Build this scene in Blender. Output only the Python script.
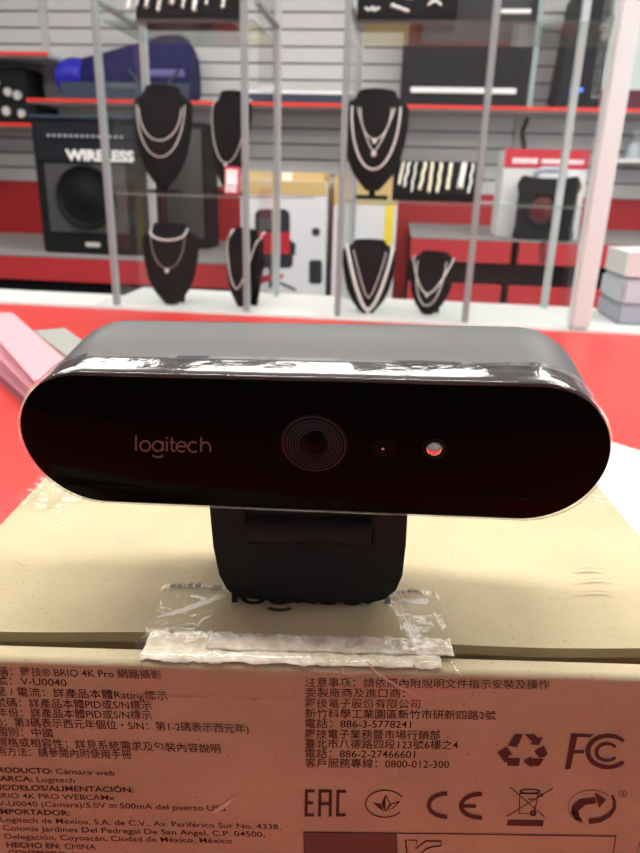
import bpy, bmesh, math, random
from math import sin, cos, pi, radians, sqrt, atan2, tan
from mathutils import Vector, Matrix, noise

for o in list(bpy.data.objects): bpy.data.objects.remove(o)
S = bpy.context.scene
COL = S.collection
random.seed(7)

# ------------------------------------------------------------------ camera
HC = 1.232                       # camera height above the shop floor
FPX, PITCH, ROLL, YAW = 665.0, radians(20.05), radians(1.67), radians(6)
RZ = Matrix.Rotation(YAW, 3, 'Z')
CF = RZ @ Vector((0, cos(PITCH), -sin(PITCH)))
_r = RZ @ Vector((1, 0, 0)); _u = _r.cross(CF)
CR = _r * cos(ROLL) + _u * sin(ROLL)
CU = _u * cos(ROLL) - _r * sin(ROLL)
EYE = Vector((0, 0, HC))
cd = bpy.data.cameras.new('camera'); cam = bpy.data.objects.new('camera', cd); COL.objects.link(cam)
M4 = Matrix((( CR.x, CU.x, -CF.x, 0), (CR.y, CU.y, -CF.y, 0), (CR.z, CU.z, -CF.z, HC), (0, 0, 0, 1)))
cam.matrix_world = M4
cd.sensor_fit = 'VERTICAL'; cd.sensor_height = 36.0; cd.sensor_width = 27.0
cd.lens = FPX / 853 * 36.0
cd.clip_start = 0.01; cd.clip_end = 50
cd.dof.use_dof = True; cd.dof.focus_distance = 0.118; cd.dof.aperture_fstop = 35.0
S.camera = cam

# ------------------------------------------------------------------ world, exposure, ceiling lamps
W = bpy.data.worlds.new('world'); S.world = W; W.use_nodes = True
W.node_tree.nodes['Background'].inputs[0].default_value = (0.8, 0.85, 0.9, 1)
W.node_tree.nodes['Background'].inputs[1].default_value = 0.3
S.view_settings.view_transform = 'Standard'; S.view_settings.look = 'None'
S.view_settings.exposure = 0.0; S.view_settings.gamma = 1.0
S.cycles.transparent_max_bounces = 40; S.cycles.max_bounces = 10; S.cycles.use_denoising = True
LAMP, LAMP_NEAR = 10.5, 22.0     # what the ceiling panels over the aisle and over the counter give off
LAMPS = [(-1.75, 2.2), (-0.3, 2.2), (1.15, 2.2), (-1.75, 0.2), (-0.3, 0.22), (1.15, 0.5)]
CEIL = 2.85
FILL = 14.0                        # daylight of an added unseen pane on the right that lights the posts

# ------------------------------------------------------------------ helpers: pixels to places
def ray(x, y): return CF + CR * ((x - 320) / FPX) - CU * ((y - 426.5) / FPX)
def on_plane(x, y, p0, n):
    r = ray(x, y); return EYE + r * ((p0 - EYE).dot(n) / r.dot(n))
def at_y(x, y, Y): return on_plane(x, y, Vector((0, Y, 0)), Vector((0, 1, 0)))
def at_z(x, y, Z): return on_plane(x, y, Vector((0, 0, Z)), Vector((0, 0, 1)))

# ------------------------------------------------------------------ helpers: materials
def mat(name, col, rough=0.5, metal=0.0, emit=None, spec=None, coat=0.0, var=None, bump=None):
    m = bpy.data.materials.new(name); m.use_nodes = True
    nt = m.node_tree; b = nt.nodes['Principled BSDF']
    b.inputs['Base Color'].default_value = (*col, 1); b.inputs['Roughness'].default_value = rough
    b.inputs['Metallic'].default_value = metal
    if spec is not None: b.inputs['Specular IOR Level'].default_value = spec
    if coat: b.inputs['Coat Weight'].default_value = coat; b.inputs['Coat Roughness'].default_value = 0.05
    if emit: b.inputs['Emission Color'].default_value = (*emit[0], 1); b.inputs['Emission Strength'].default_value = emit[1]
    if var or bump:
        tc = nt.nodes.new('ShaderNodeTexCoord')
    if var:      # (scale, second colour, detail)
        nz = nt.nodes.new('ShaderNodeTexNoise'); nz.inputs['Scale'].default_value = var[0]; nz.inputs['Detail'].default_value = var[2]
        rp = nt.nodes.new('ShaderNodeValToRGB'); rp.color_ramp.elements[0].position = 0.35; rp.color_ramp.elements[1].position = 0.65
        rp.color_ramp.elements[0].color = (*col, 1); rp.color_ramp.elements[1].color = (*var[1], 1)
        nt.links.new(tc.outputs['Object'], nz.inputs['Vector']); nt.links.new(nz.outputs['Fac'], rp.inputs['Fac'])
        nt.links.new(rp.outputs['Color'], b.inputs['Base Color'])
    if bump:     # (scale, strength, distance)
        n2 = nt.nodes.new('ShaderNodeTexNoise'); n2.inputs['Scale'].default_value = bump[0]; n2.inputs['Detail'].default_value = 4
        bp = nt.nodes.new('ShaderNodeBump'); bp.inputs['Strength'].default_value = bump[1]; bp.inputs['Distance'].default_value = bump[2]
        nt.links.new(tc.outputs['Object'], n2.inputs['Vector']); nt.links.new(n2.outputs['Fac'], bp.inputs['Height'])
        nt.links.new(bp.outputs['Normal'], b.inputs['Normal'])
    return m

def clear_mat(name, tint, haze=0.03, rough=0.02, ior=1.45, bump=None, hazecol=(0.9, 0.93, 0.93)):
    m = bpy.data.materials.new(name); m.use_nodes = True
    nt = m.node_tree; nt.nodes.remove(nt.nodes['Principled BSDF']); out = nt.nodes['Material Output']
    tr = nt.nodes.new('ShaderNodeBsdfTransparent'); tr.inputs[0].default_value = (*tint, 1)
    gl = nt.nodes.new('ShaderNodeBsdfGlossy'); gl.inputs['Roughness'].default_value = rough; gl.inputs[0].default_value = (1, 1, 1, 1)
    df = nt.nodes.new('ShaderNodeBsdfDiffuse'); df.inputs[0].default_value = (*hazecol, 1)
    fr = nt.nodes.new('ShaderNodeFresnel'); fr.inputs['IOR'].default_value = ior
    m1 = nt.nodes.new('ShaderNodeMixShader'); m2 = nt.nodes.new('ShaderNodeMixShader')
    m1.inputs[0].default_value = haze
    nt.links.new(tr.outputs[0], m1.inputs[1]); nt.links.new(df.outputs[0], m1.inputs[2])
    ge = nt.nodes.new('ShaderNodeNewGeometry'); iv = nt.nodes.new('ShaderNodeMath'); iv.operation = 'SUBTRACT'; iv.inputs[0].default_value = 1.0
    mu = nt.nodes.new('ShaderNodeMath'); mu.operation = 'MULTIPLY'
    nt.links.new(ge.outputs['Backfacing'], iv.inputs[1]); nt.links.new(fr.outputs[0], mu.inputs[0]); nt.links.new(iv.outputs[0], mu.inputs[1])
    nt.links.new(mu.outputs[0], m2.inputs[0]); nt.links.new(m1.outputs[0], m2.inputs[1]); nt.links.new(gl.outputs[0], m2.inputs[2])
    nt.links.new(m2.outputs[0], out.inputs['Surface'])
    if bump:
        tc = nt.nodes.new('ShaderNodeTexCoord'); n2 = nt.nodes.new('ShaderNodeTexNoise'); n2.inputs['Scale'].default_value = bump[0]; n2.inputs['Detail'].default_value = 3
        bp = nt.nodes.new('ShaderNodeBump'); bp.inputs['Strength'].default_value = bump[1]; bp.inputs['Distance'].default_value = bump[2]
        nt.links.new(tc.outputs['Object'], n2.inputs['Vector']); nt.links.new(n2.outputs['Fac'], bp.inputs['Height'])
        nt.links.new(bp.outputs['Normal'], gl.inputs['Normal'])
    return m

def kraft_mat(name, c1, c2, fleck):
    m = mat(name, c1, 0.75, var=(55, c2, 6), bump=(900, 0.25, 0.0004), spec=0.25)
    nt = m.node_tree; b = nt.nodes['Principled BSDF']
    tc = nt.nodes.new('ShaderNodeTexCoord'); v = nt.nodes.new('ShaderNodeTexNoise'); v.inputs['Scale'].default_value = 1500; v.inputs['Detail'].default_value = 2
    rp = nt.nodes.new('ShaderNodeValToRGB'); rp.color_ramp.elements[0].position = 0.66; rp.color_ramp.elements[1].position = 0.74
    rp.color_ramp.elements[0].color = (0, 0, 0, 1); rp.color_ramp.elements[1].color = (1, 1, 1, 1)
    mx = nt.nodes.new('ShaderNodeMix'); mx.data_type = 'RGBA'
    src = b.inputs['Base Color'].links[0].from_socket
    nt.links.new(tc.outputs['Object'], v.inputs['Vector']); nt.links.new(v.outputs['Fac'], rp.inputs['Fac'])
    nt.links.new(rp.outputs['Color'], mx.inputs['Factor']); nt.links.new(src, mx.inputs['A']); mx.inputs['B'].default_value = (*fleck, 1)
    nt.links.new(mx.outputs['Result'], b.inputs['Base Color'])
    return m

MAT = dict(
    kraft=kraft_mat('kraft_cardboard', (0.48, 0.415, 0.255), (0.54, 0.465, 0.295), (0.35, 0.29, 0.165)),
    kraft_in=kraft_mat('kraft_inside', (0.42, 0.33, 0.21), (0.47, 0.37, 0.24), (0.3, 0.23, 0.14)),
    torn=mat('torn_paper', (0.93, 0.88, 0.75), 0.85, var=(330, (0.68, 0.60, 0.43), 4), bump=(1500, 0.5, 0.0004)),  # paleness includes the tape glare on the front edge strip
    ink=mat('brown_black_ink', (0.045, 0.022, 0.018), 0.6),
    ink_panel=mat('brown_ink_panel', (0.13, 0.075, 0.055), 0.65),
    ink_black=mat('black_ink', (0.012, 0.011, 0.011), 0.5),
    body=mat('graphite_aluminium', (0.115, 0.122, 0.124), 0.46, 0.3, bump=(2500, 0.06, 0.0002)),
    gloss=mat('black_glass', (0.004, 0.0033, 0.0033), 0.08, spec=0.025),
    bezel_gloss=mat('black_bezel', (0.004, 0.004, 0.004), 0.10, spec=0.5),
    logo=mat('grey_logo_print', (0.16, 0.125, 0.115), 0.5),
    lens_dark=mat('lens_barrel', (0.013, 0.013, 0.016), 0.25, spec=0.06),
    lens_ring=mat('lens_ring', (0.050, 0.053, 0.062), 0.35, spec=0.08),
    lens_glass=mat('lens_glass', (0.003, 0.004, 0.006), 0.03, spec=0.05),
    slot=mat('microphone_slot', (0.009, 0.008, 0.009), 0.5, spec=0.04),
    chrome=mat('chrome_reflector', (0.85, 0.78, 0.74), 0.12, 1.0),
    clip=mat('black_plastic', (0.016, 0.016, 0.017), 0.6, spec=0.3),
    film=clear_mat('protective_film', (0.99, 0.99, 0.99), 0.015, 0.06, 1.55, bump=(300, 0.5, 0.00012)),
    crease_glare=clear_mat('creased_tape_glare', (0.98, 0.97, 0.94), 0.55, 0.3, 1.3, hazecol=(0.95, 0.92, 0.85)),  # whitish haze paints the glare along the tape creases
    tape=clear_mat('packing_tape', (0.998, 0.996, 0.99), 0.012, 0.07, 1.28, bump=(300, 0.5, 0.0002)),
    glass=clear_mat('case_glass', (0.985, 0.992, 0.99), 0.004, 0.02, 1.16),
    glass_edge=clear_mat('glass_shelf', (0.84, 0.91, 0.89), 0.06, 0.03, 1.25),
    red_top=mat('red_laminate', (0.58, 0.034, 0.027), 0.34, var=(9, (0.62, 0.040, 0.032), 3)),
    red_board=mat('red_board', (0.50, 0.030, 0.036), 0.45),
    fill_light=mat('fill_light_pane', (0.9, 0.9, 0.9), 0.3, emit=((0.93, 0.97, 1.0), FILL)),
    dark_paint=mat('dark_wall_paint', (0.24, 0.235, 0.235), 0.6),
    red_wall=mat('red_wall_paint', (0.36, 0.010, 0.014), 0.55),
    red_lip=mat('red_shelf_edge', (0.80, 0.05, 0.03), 0.4),
    grey_top=mat('grey_carpet_top', (0.22, 0.20, 0.20), 0.8, bump=(60, 0.2, 0.01)),
    recess=mat('black_recess', (0.010, 0.011, 0.013), 0.8, spec=0.05),
    white=mat('white_laminate', (0.66, 0.67, 0.65), 0.4),
    slat=mat('slat_board', (0.53, 0.53, 0.53), 0.5),
    groove=mat('slat_groove', (0.10, 0.09, 0.10), 0.7),
    grey_paint=mat('grey_paint', (0.45, 0.45, 0.45), 0.6),
    alu=mat('brushed_aluminium', (0.27, 0.34, 0.345), 0.4, 0.0),
    cream=mat('white_coated_post', (0.66, 0.79, 0.79), 0.35),
    pale_alu=mat('pale_aluminium', (0.50, 0.57, 0.58), 0.4),
    velvet=mat('black_velvet', (0.010, 0.010, 0.012), 0.85, spec=0.1, bump=(400, 0.3, 0.001)),
    silver=mat('polished_silver', (0.86, 0.85, 0.82), 0.28, 0.7, bump=(900, 0.8, 0.0015)),
    gold=mat('pale_gold', (0.92, 0.86, 0.66), 0.28, 0.7, bump=(900, 0.8, 0.0015)),
    satin=mat('white_satin', (0.85, 0.82, 0.83), 0.4),
    ringbox=mat('red_ring_box', (0.60, 0.02, 0.06), 0.5),
    amp=mat('black_amp_vinyl', (0.011, 0.012, 0.013), 0.6, spec=0.15, bump=(500, 0.4, 0.002)),
    cone=mat('black_cone', (0.008, 0.009, 0.010), 0.6, spec=0.15),
    ampgrey=mat('grey_corner_plate', (0.055, 0.055, 0.055), 0.6),
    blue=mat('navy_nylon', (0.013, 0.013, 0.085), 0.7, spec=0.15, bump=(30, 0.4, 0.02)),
    blue_bright=mat('royal_blue_nylon', (0.015, 0.012, 0.38), 0.5, bump=(30, 0.4, 0.02)),  # brighter blue of the bag's end pocket
    blue_sheen=mat('lavender_sheen', (0.17, 0.16, 0.40), 0.5),  # reflection on the bag's side, painted as a lighter lavender
    slate=mat('slate_blue_card', (0.045, 0.06, 0.09), 0.7, spec=0.2),
    carton_white=mat('white_carton', (0.72, 0.73, 0.75), 0.55),
    carton_kraft=mat('golden_kraft', (0.60, 0.42, 0.17), 0.7),
    yellow=mat('yellow_print', (0.85, 0.66, 0.05), 0.55),
    print_black=mat('black_print', (0.02, 0.022, 0.03), 0.55),
    print_grey=mat('grey_print', (0.35, 0.36, 0.42), 0.6),
    print_red=mat('red_print', (0.52, 0.02, 0.035), 0.5),
    cone_red=mat('dark_red_cone', (0.10, 0.006, 0.009), 0.5),
    white_print=mat('white_print', (0.85, 0.85, 0.85), 0.5),
    screen=mat('dark_screen', (0.02, 0.021, 0.024), 0.18, spec=0.25),
    bezel=mat('dark_plastic', (0.014, 0.016, 0.021), 0.5, spec=0.15),
    led=mat('blue_lamp', (0.05, 0.15, 0.8), 0.4, emit=((0.1, 0.35, 1.0), 0.6)),
    pink=mat('pink_paper', (0.60, 0.27, 0.34), 0.6),
    pink2=mat('light_pink_paper', (0.66, 0.36, 0.41), 0.6),
    pink_shaded=mat('shaded_pink_paper', (0.38, 0.15, 0.19), 0.6),  # darkened pink stands in for shadow on the stack's lower side
    sage=mat('grey_green_card', (0.33, 0.36, 0.32), 0.6),
    paper=mat('white_paper', (0.85, 0.84, 0.82), 0.6),
    floor=mat('floor_tile', (0.10, 0.098, 0.095), 0.4, var=(3, (0.12, 0.118, 0.115), 4)),
    ceiling=mat('ceiling_tile', (0.80, 0.80, 0.79), 0.8),
    lampframe=mat('lamp_frame', (0.8, 0.8, 0.8), 0.4),
    lamp=mat('lamp_diffuser', (0.9, 0.9, 0.9), 0.5, emit=((1.0, 0.975, 0.93), LAMP)),
    lamp_near=mat('near_lamp_diffuser', (0.9, 0.9, 0.9), 0.5, emit=((1.0, 0.975, 0.93), LAMP_NEAR)),
    palegreen=mat('pale_green_reflection', (0.55, 0.66, 0.62), 0.5),  # pale green stands in for reflections in the glass
    maroon=mat('maroon_card', (0.10, 0.015, 0.03), 0.6),
    greyblue=mat('pale_grey_plastic', (0.50, 0.55, 0.60), 0.35),
    bottle=mat('pale_bottle', (0.45, 0.52, 0.56), 0.2),
    cable=mat('black_cable', (0.02, 0.02, 0.022), 0.5),
)

# ------------------------------------------------------------------ helpers: meshes
class MB:
    def __init__(s): s.bm = bmesh.new(); s.mats = []; s.mi = 0
    def use(s, m):
        if m not in s.mats: s.mats.append(m)
        s.mi = s.mats.index(m); return s
    def face(s, vs):
        try:
            f = s.bm.faces.new(vs); f.material_index = s.mi; return f
        except ValueError: return None
    def box(s, c, d, rot=None, taper=None):
        vs = []
        for z in (-.5, .5):
            for (x, y) in ((-.5, -.5), (.5, -.5), (.5, .5), (-.5, .5)):
                v = Vector((x * d[0], y * d[1], z * d[2]))
                if rot is not None: v = rot @ v
                vs.append(s.bm.verts.new(v + Vector(c)))
        for q in ((3, 2, 1, 0), (4, 5, 6, 7), (0, 1, 5, 4), (1, 2, 6, 5), (2, 3, 7, 6), (3, 0, 4, 7)): s.face([vs[i] for i in q])
        return s
    def span(s, a, b):
        return s.box([(a[i] + b[i]) / 2 for i in range(3)], [abs(b[i] - a[i]) for i in range(3)])
    def loft(s, rings, cap=True, closed=True):
        R = [[s.bm.verts.new(p) for p in r] for r in rings]
        n = len(R[0])
        for a, b in zip(R, R[1:]):
            for i in range(n if closed else n - 1):
                j = (i + 1) % n; s.face([a[i], a[j], b[j], b[i]])
        if cap: s.face(list(reversed(R[0]))); s.face(R[-1])
        return s
    def tube(s, pts, r, n=8, closed=False, rf=None):
        pts = [Vector(p) for p in pts]; rings = []; N = len(pts)
        up = Vector((0.13, 0.2, 1)).normalized()
        for i, p in enumerate(pts):
            a = pts[i - 1] if (i or closed) else p; b = pts[(i + 1) % N] if (i < N - 1 or closed) else p
            t = (b - a).normalized(); x = t.cross(up)
            if x.length < 1e-4: x = t.cross(Vector((1, 0, 0)))
            x.normalize(); y = x.cross(t); rr = r * (rf(i) if rf else 1)
            rings.append([p + x * rr * cos(2 * pi * k / n) + y * rr * sin(2 * pi * k / n) for k in range(n)])
        if closed: rings.append(rings[0])
        if closed:
            R = [[s.bm.verts.new(p) for p in q] for q in rings[:-1]]
            for i in range(len(R)):
                a, b = R[i], R[(i + 1) % len(R)]
                for k in range(n): s.face([a[k], a[(k + 1) % n], b[(k + 1) % n], b[k]])
            return s
        return s.loft(rings)
    def cyl(s, c, r, h, axis='Z', n=32, r2=None):
        r2 = r if r2 is None else r2; rings = []
        for (t, q) in ((-h / 2, r), (h / 2, r2)):
            ring = []
            for k in range(n):
                a = 2 * pi * k / n; u, v = q * cos(a), q * sin(a)
                p = {'Z': (u, v, t), 'Y': (u, t, v), 'X': (t, u, v)}[axis]
                ring.append(Vector(p) + Vector(c))
            rings.append(ring)
        return s.loft(rings)
    def ball(s, c, r, n=12, sc=(1, 1, 1)):
        rings = []
        for i in range(1, n):
            a = pi * i / n
            rings.append([Vector((c[0] + sc[0] * r * sin(a) * cos(2 * pi * k / n), c[1] + sc[1] * r * sin(a) * sin(2 * pi * k / n), c[2] - sc[2] * r * cos(a))) for k in range(n)])
        return s.loft(rings)
    def prism(s, outline, fn0, fn1):
        """outline of 2-D points; fn0 / fn1 place them on the two ends"""
        return s.loft([[fn0(*p) for p in outline], [fn1(*p) for p in outline]])
    def build(s, name, m=None, parent=None, smooth=False, bevel=0, inv=None, seg=2):
        bm = s.bm
        bmesh.ops.recalc_face_normals(bm, faces=bm.faces)
        if bevel:
            es = [e for e in bm.edges if len(e.link_faces) == 2 and e.calc_face_angle(0) > 0.5]
            bmesh.ops.bevel(bm, geom=es, offset=bevel, segments=seg, affect='EDGES', clamp_overlap=True)
        me = bpy.data.meshes.new(name)
        if inv is not None: bm.transform(inv)
        bm.to_mesh(me); bm.free()
        for q in (s.mats or [m]): me.materials.append(q)
        if smooth:
            for p in me.polygons: p.use_smooth = True
            if smooth != 'all': me.set_sharp_from_angle(angle=radians(40))
        o = bpy.data.objects.new(name, me); COL.objects.link(o)
        if parent: o.parent = parent
        return o

def tag(o, label, cat, group=None, kind=None):
    if label: o['label'] = label
    if cat: o['category'] = cat
    if group: o['group'] = group
    if kind: o['kind'] = kind
    return o
def thing(name, label, cat, loc=(0, 0, 0), rz=0.0, group=None):
    o = bpy.data.objects.new(name, None); COL.objects.link(o); o.empty_display_size = 0.02
    o.location = loc; o.rotation_euler = (0, 0, rz)
    o['_m'] = 0; del o['_m']
    return tag(o, label, cat, group)
def mw(o): return Matrix.Translation(o.location) @ o.rotation_euler.to_matrix().to_4x4()
def inv(o): return mw(o).inverted()
def structure(name, b, m): o = b.build(name, m); o['kind'] = 'structure'; return o
def copy_tree(o, parent=None):
    c = o.copy(); COL.objects.link(c)
    if parent: c.parent = parent
    for ch in list(o.children): copy_tree(ch, c)
    return c

def text_mesh(s, bold=0.0):
    cu = bpy.data.curves.new('t', 'FONT'); cu.body = s; cu.size = 1.0; cu.offset = bold; cu.resolution_u = 3
    ob = bpy.data.objects.new('t', cu); COL.objects.link(ob)
    dg = bpy.context.evaluated_depsgraph_get(); dg.update()
    me = bpy.data.meshes.new_from_object(ob.evaluated_get(dg))
    V = [(v.co.x, v.co.y) for v in me.vertices]; F = [list(p.vertices) for p in me.polygons]
    bpy.data.objects.remove(ob); bpy.data.curves.remove(cu); bpy.data.meshes.remove(me)
    return V, F
def put_text(b, s, place, bold=0.0):
    """place(u, v, width) -> Vector"""
    V, F = text_mesh(s, bold)
    if not V: return
    w = max(v[0] for v in V); x0 = min(v[0] for v in V)
    vs = [b.bm.verts.new(place(v[0] - x0, v[1], w - x0)) for v in V]
    for f in F: b.face([vs[i] for i in f])
def ribbon(b, pts, w, place, closed=False):
    N = len(pts); L = []
    for i in range(N):
        a = pts[i - 1] if (i or closed) else pts[i]; c = pts[(i + 1) % N] if (i < N - 1 or closed) else pts[i]
        dx, dy = c[0] - a[0], c[1] - a[1]; l = sqrt(dx * dx + dy * dy) or 1
        ww = (w(i / (N - 1)) if callable(w) else w) / 2
        nx, ny = -dy / l * ww, dx / l * ww
        L.append((b.bm.verts.new(place(pts[i][0] + nx, pts[i][1] + ny)), b.bm.verts.new(place(pts[i][0] - nx, pts[i][1] - ny))))
    for i in range(N if closed else N - 1):
        p, q = L[i], L[(i + 1) % N]; b.face([p[0], p[1], q[1], q[0]])
def poly(b, pts, place): b.face([b.bm.verts.new(place(*p)) for p in pts])
def arc(cx, cy, rx, ry, a0, a1, n=32): return [(cx + rx * cos(radians(a0 + (a1 - a0) * i / n)), cy + ry * sin(radians(a0 + (a1 - a0) * i / n))) for i in range(n + 1)]

# ------------------------------------------------------------------ the room
YW = 3.8
XL, XR, YB = -3.6, 2.6, -1.5
structure('floor', MB().span((XL, YB, -0.1), (XR, YW, 0)), MAT['floor'])
structure('ceiling', MB().span((XL, YB, CEIL), (XR, YW, CEIL + .1)), MAT['ceiling'])
structure('wall_left', MB().span((XL - .1, YB, 0), (XL, YW, CEIL)), MAT['grey_paint'])
structure('wall_right', MB().span((XR, YB, 0), (XR + .1, YW, CEIL)), MAT['grey_paint'])
structure('wall_front', MB().span((XL, YB - .1, 0), (XR, YB, CEIL)), MAT['dark_paint'])
b = MB(); b.use(MAT['groove']).span((XL, YW, 0), (XR, YW + .1, CEIL)); b.use(MAT['slat'])
z = HC + 0.802 - 0.076 * 11; Z_SLAT = z
while z < CEIL:
    b.span((XL, YW - .012, z + .0045), (XR, YW, min(z + .0715, CEIL))); z += 0.076
b.use(MAT['red_wall']).span((XL, YW - .016, 0), (XR, YW, Z_SLAT + .002))
structure('wall_back', b, None)
w1 = MB().span((XR - .03, .25, .9), (XR - .01, 1.15, 2.3)).build('fill_pane_1', MAT['fill_light']); w1['kind'] = 'structure'  # added glowing pane out of view, gives the posts neutral light
f = MB()
for y in (.22, .69, 1.15): f.span((XR - .05, y, .87), (XR - .0, y + .03, 2.33))
for z in (.87, 2.30): f.span((XR - .05, .25, z), (XR - .0, 1.15, z + .03))
f.build('fill_pane_frame', MAT['white'], w1)
for i, px in enumerate((49, 527)):
    x = at_y(px, 60, YW).x
    structure('trim_%d' % (i + 1), MB().span((x - .022, YW - .024, Z_SLAT), (x + .022, YW - .012, CEIL)), MAT['grey_paint'])
for i, (x, y) in enumerate(LAMPS):
    place = ['above the left end of the counter', 'above the middle of the counter', 'above the right end of the counter']
    t = thing('ceiling_lamp', '%s ceiling light panel %s' % ('white fluorescent', ('out over the aisle, left of three', 'out over the aisle, middle of three', 'out over the aisle, right of three')[i] if y > 1.5 else place[i - 3]), 'ceiling light', (x, y, CEIL), 0, 'ceiling light panels')
    f = MB(); dh = .30 if y > 1.5 else .15
    for sx in (-1, 1): f.span((sx * .62 - .015, -dh - .03, -.03), (sx * .62 + .015, dh + .03, 0)).span((-.605, sx * (dh + .015) - .015, -.03), (.605, sx * (dh + .015) + .015, 0))
    f.build('frame', MAT['lampframe'], t)
    MB().span((-.605, -dh, -.022), (.605, dh, -.012)).build('diffuser', MAT['lamp' if y > 1.5 else 'lamp_near'], t)

# ------------------------------------------------------------------ counter and plinth
ZC = 1.0
t = thing('service_counter', 'long red laminate counter under the cardboard box', 'counter', (0, .3, 0))
MB().span((-1.9, -.46, .96), (1.6, .9, 1.0)).build('countertop', MAT['red_top'], t, bevel=.003)
MB().span((-1.85, -.42, 0), (1.55, .84, .96)).build('cabinet_body', MAT['recess'], t)
t = thing('display_plinth', 'white ledge running along the far edge of the red counter', 'plinth', (0, 1.33, 0))
MB().span((-1.9, -.13, .955), (-.56, .01, 1.004)).span((-.56, -.13, .955), (1.6, .12, 1.004)).build('ledge_board', MAT['white'], t, bevel=.003)
MB().span((-1.88, -.125, 0), (1.58, -.01, .955)).span((-.55, -.01, 0), (1.58, .10, .955)).build('base_cabinet', MAT['white'], t)
ZL = 1.004

# ------------------------------------------------------------------ kraft shipping box (local frame: x right, y away, both seen from the camera; z up from the counter)
BX = RZ @ Vector((0.0012, 0.175, 0)); BXL = Vector((BX.x, BX.y, ZC))
box = thing('cardboard_box', 'printed kraft cardboard box with torn tape, standing under the webcam on the red counter', 'box', BXL, YAW)
BI = inv(box); BM = mw(box)
HB = HC - .082 - ZC            # height of the box
def loc(D, x, z): return Vector((x - .0012, D - .175, z + HB))   # D, x, z as seen from the camera, to box-local
DF = .0985                     # distance of the printed front
b = MB()
x0, x1, yb, yl = -.0782, .0822, .245, .1075
# walls of the tray, open towards the groove behind the front flap
b.span(loc(yb - .003, x0, -HB), loc(yb, x1, -.003))
b.span(loc(.1025, x0, -HB), loc(yb, x0 + .003, -.0025)); b.span(loc(.1025, x1 - .003, -HB), loc(yb, x1, -.0025))
b.span(loc(DF + .001, x0, -HB), loc(yb, x1, -HB + .003))
b.span(loc(.112, x0 + .003, -HB + .003), loc(.1145, x1 - .003, -.003))
b.build('box_walls', MAT['kraft_in'], box)
# lid panel: slightly sagging sheet with a soft front edge
b = MB(); NX, NY = 40, 30; rows = []
for j in range(NY + 1):
    v = j / NY; r = []
    for i in range(NX + 1):
        u = i / NX; x = x0 - .0004 + (x1 - x0 + .0008) * u
        D = yl + (yb - yl) * v - .0006 * sin(u * 9 + 1) * (1 - v)
        z = -.0820 + .082 + .0 + .0006 * noise.noise(Vector((x * 30, D * 30, 2))) - .0012 * max(0, 1 - v * 14) ** 2
        r.append(Vector((x, D, z)))
    rows.append(r)
for sgn, dz in ((1, 0), (-1, -.0022)):
    R = [[b.bm.verts.new(loc(p.y, p.x, p.z + dz)) for p in r] for r in rows]
    for j in range(NY):
        for i in range(NX): b.face([R[j][i], R[j][i + 1], R[j + 1][i + 1], R[j + 1][i]])
    if sgn == 1: T = R
for (A, Bq) in ((T[0], R[0]), (T[-1], R[-1]), ([r[0] for r in T], [r[0] for r in R]), ([r[-1] for r in T], [r[-1] for r in R])):
    for i in range(len(A) - 1): b.face([A[i], A[i + 1], Bq[i + 1], Bq[i]])
lid = b.build('lid_panel', MAT['kraft'], box, smooth=True)
# front panel with a rounded fold along its top
prof = [(DF, -HB), (DF, -.0028), (DF, -.0022), (DF, -.0018)] + [(DF + .0012 - .0012 * cos(radians(a)), -.0018 + .0012 * sin(radians(a)) ) for a in range(15, 91, 15)] + [(DF + .0040, -.0010), (DF + .0046, -.0035), (DF + .0046, -HB)]
b = MB(); xa, xb = x0, .0672
rings = [[loc(D, x, z) for (D, z) in prof] for x in [xa + (xb - xa) * i / 24 for i in range(25)]]
b.loft(rings)
front = b.build('front_panel', MAT['kraft'], box, smooth=True)
# narrow side flap right of the front panel
MB().span(loc(DF + .0035, .0690, -HB), loc(DF + .0060, x1, -.0025)).build('side_flap', MAT['kraft_in'], box, bevel=.0008)

FRONT_P = BM @ loc(DF - .00012, 0, 0); FRONT_N = (RZ @ Vector((0, -1, 0)))
TOP_P = BM @ loc(.15, 0, .0007)
def pf(x, y): return BI @ on_plane(x, y, FRONT_P, FRONT_N)        # a print spot on the front, box-local
def pt(x, y): return BI @ on_plane(x, y, TOP_P, Vector((0, 0, 1)))
VPX, VPY = 267.0, 2248.0
def line(b, s, xa, ya, xb, yb, h, bold=0.0):
    """print a line of type from (xa, ya) to (xb, yb) along its base line, type size h"""
    ux, uy = xa - VPX, ya - VPY; l = sqrt(ux * ux + uy * uy); ux, uy = ux / l, uy / l
    put_text(b, s, lambda u, v, w: pf(xa + (xb - xa) * u / w + ux * v * h, ya + (yb - ya) * u / w + uy * v * h), bold)

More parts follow.
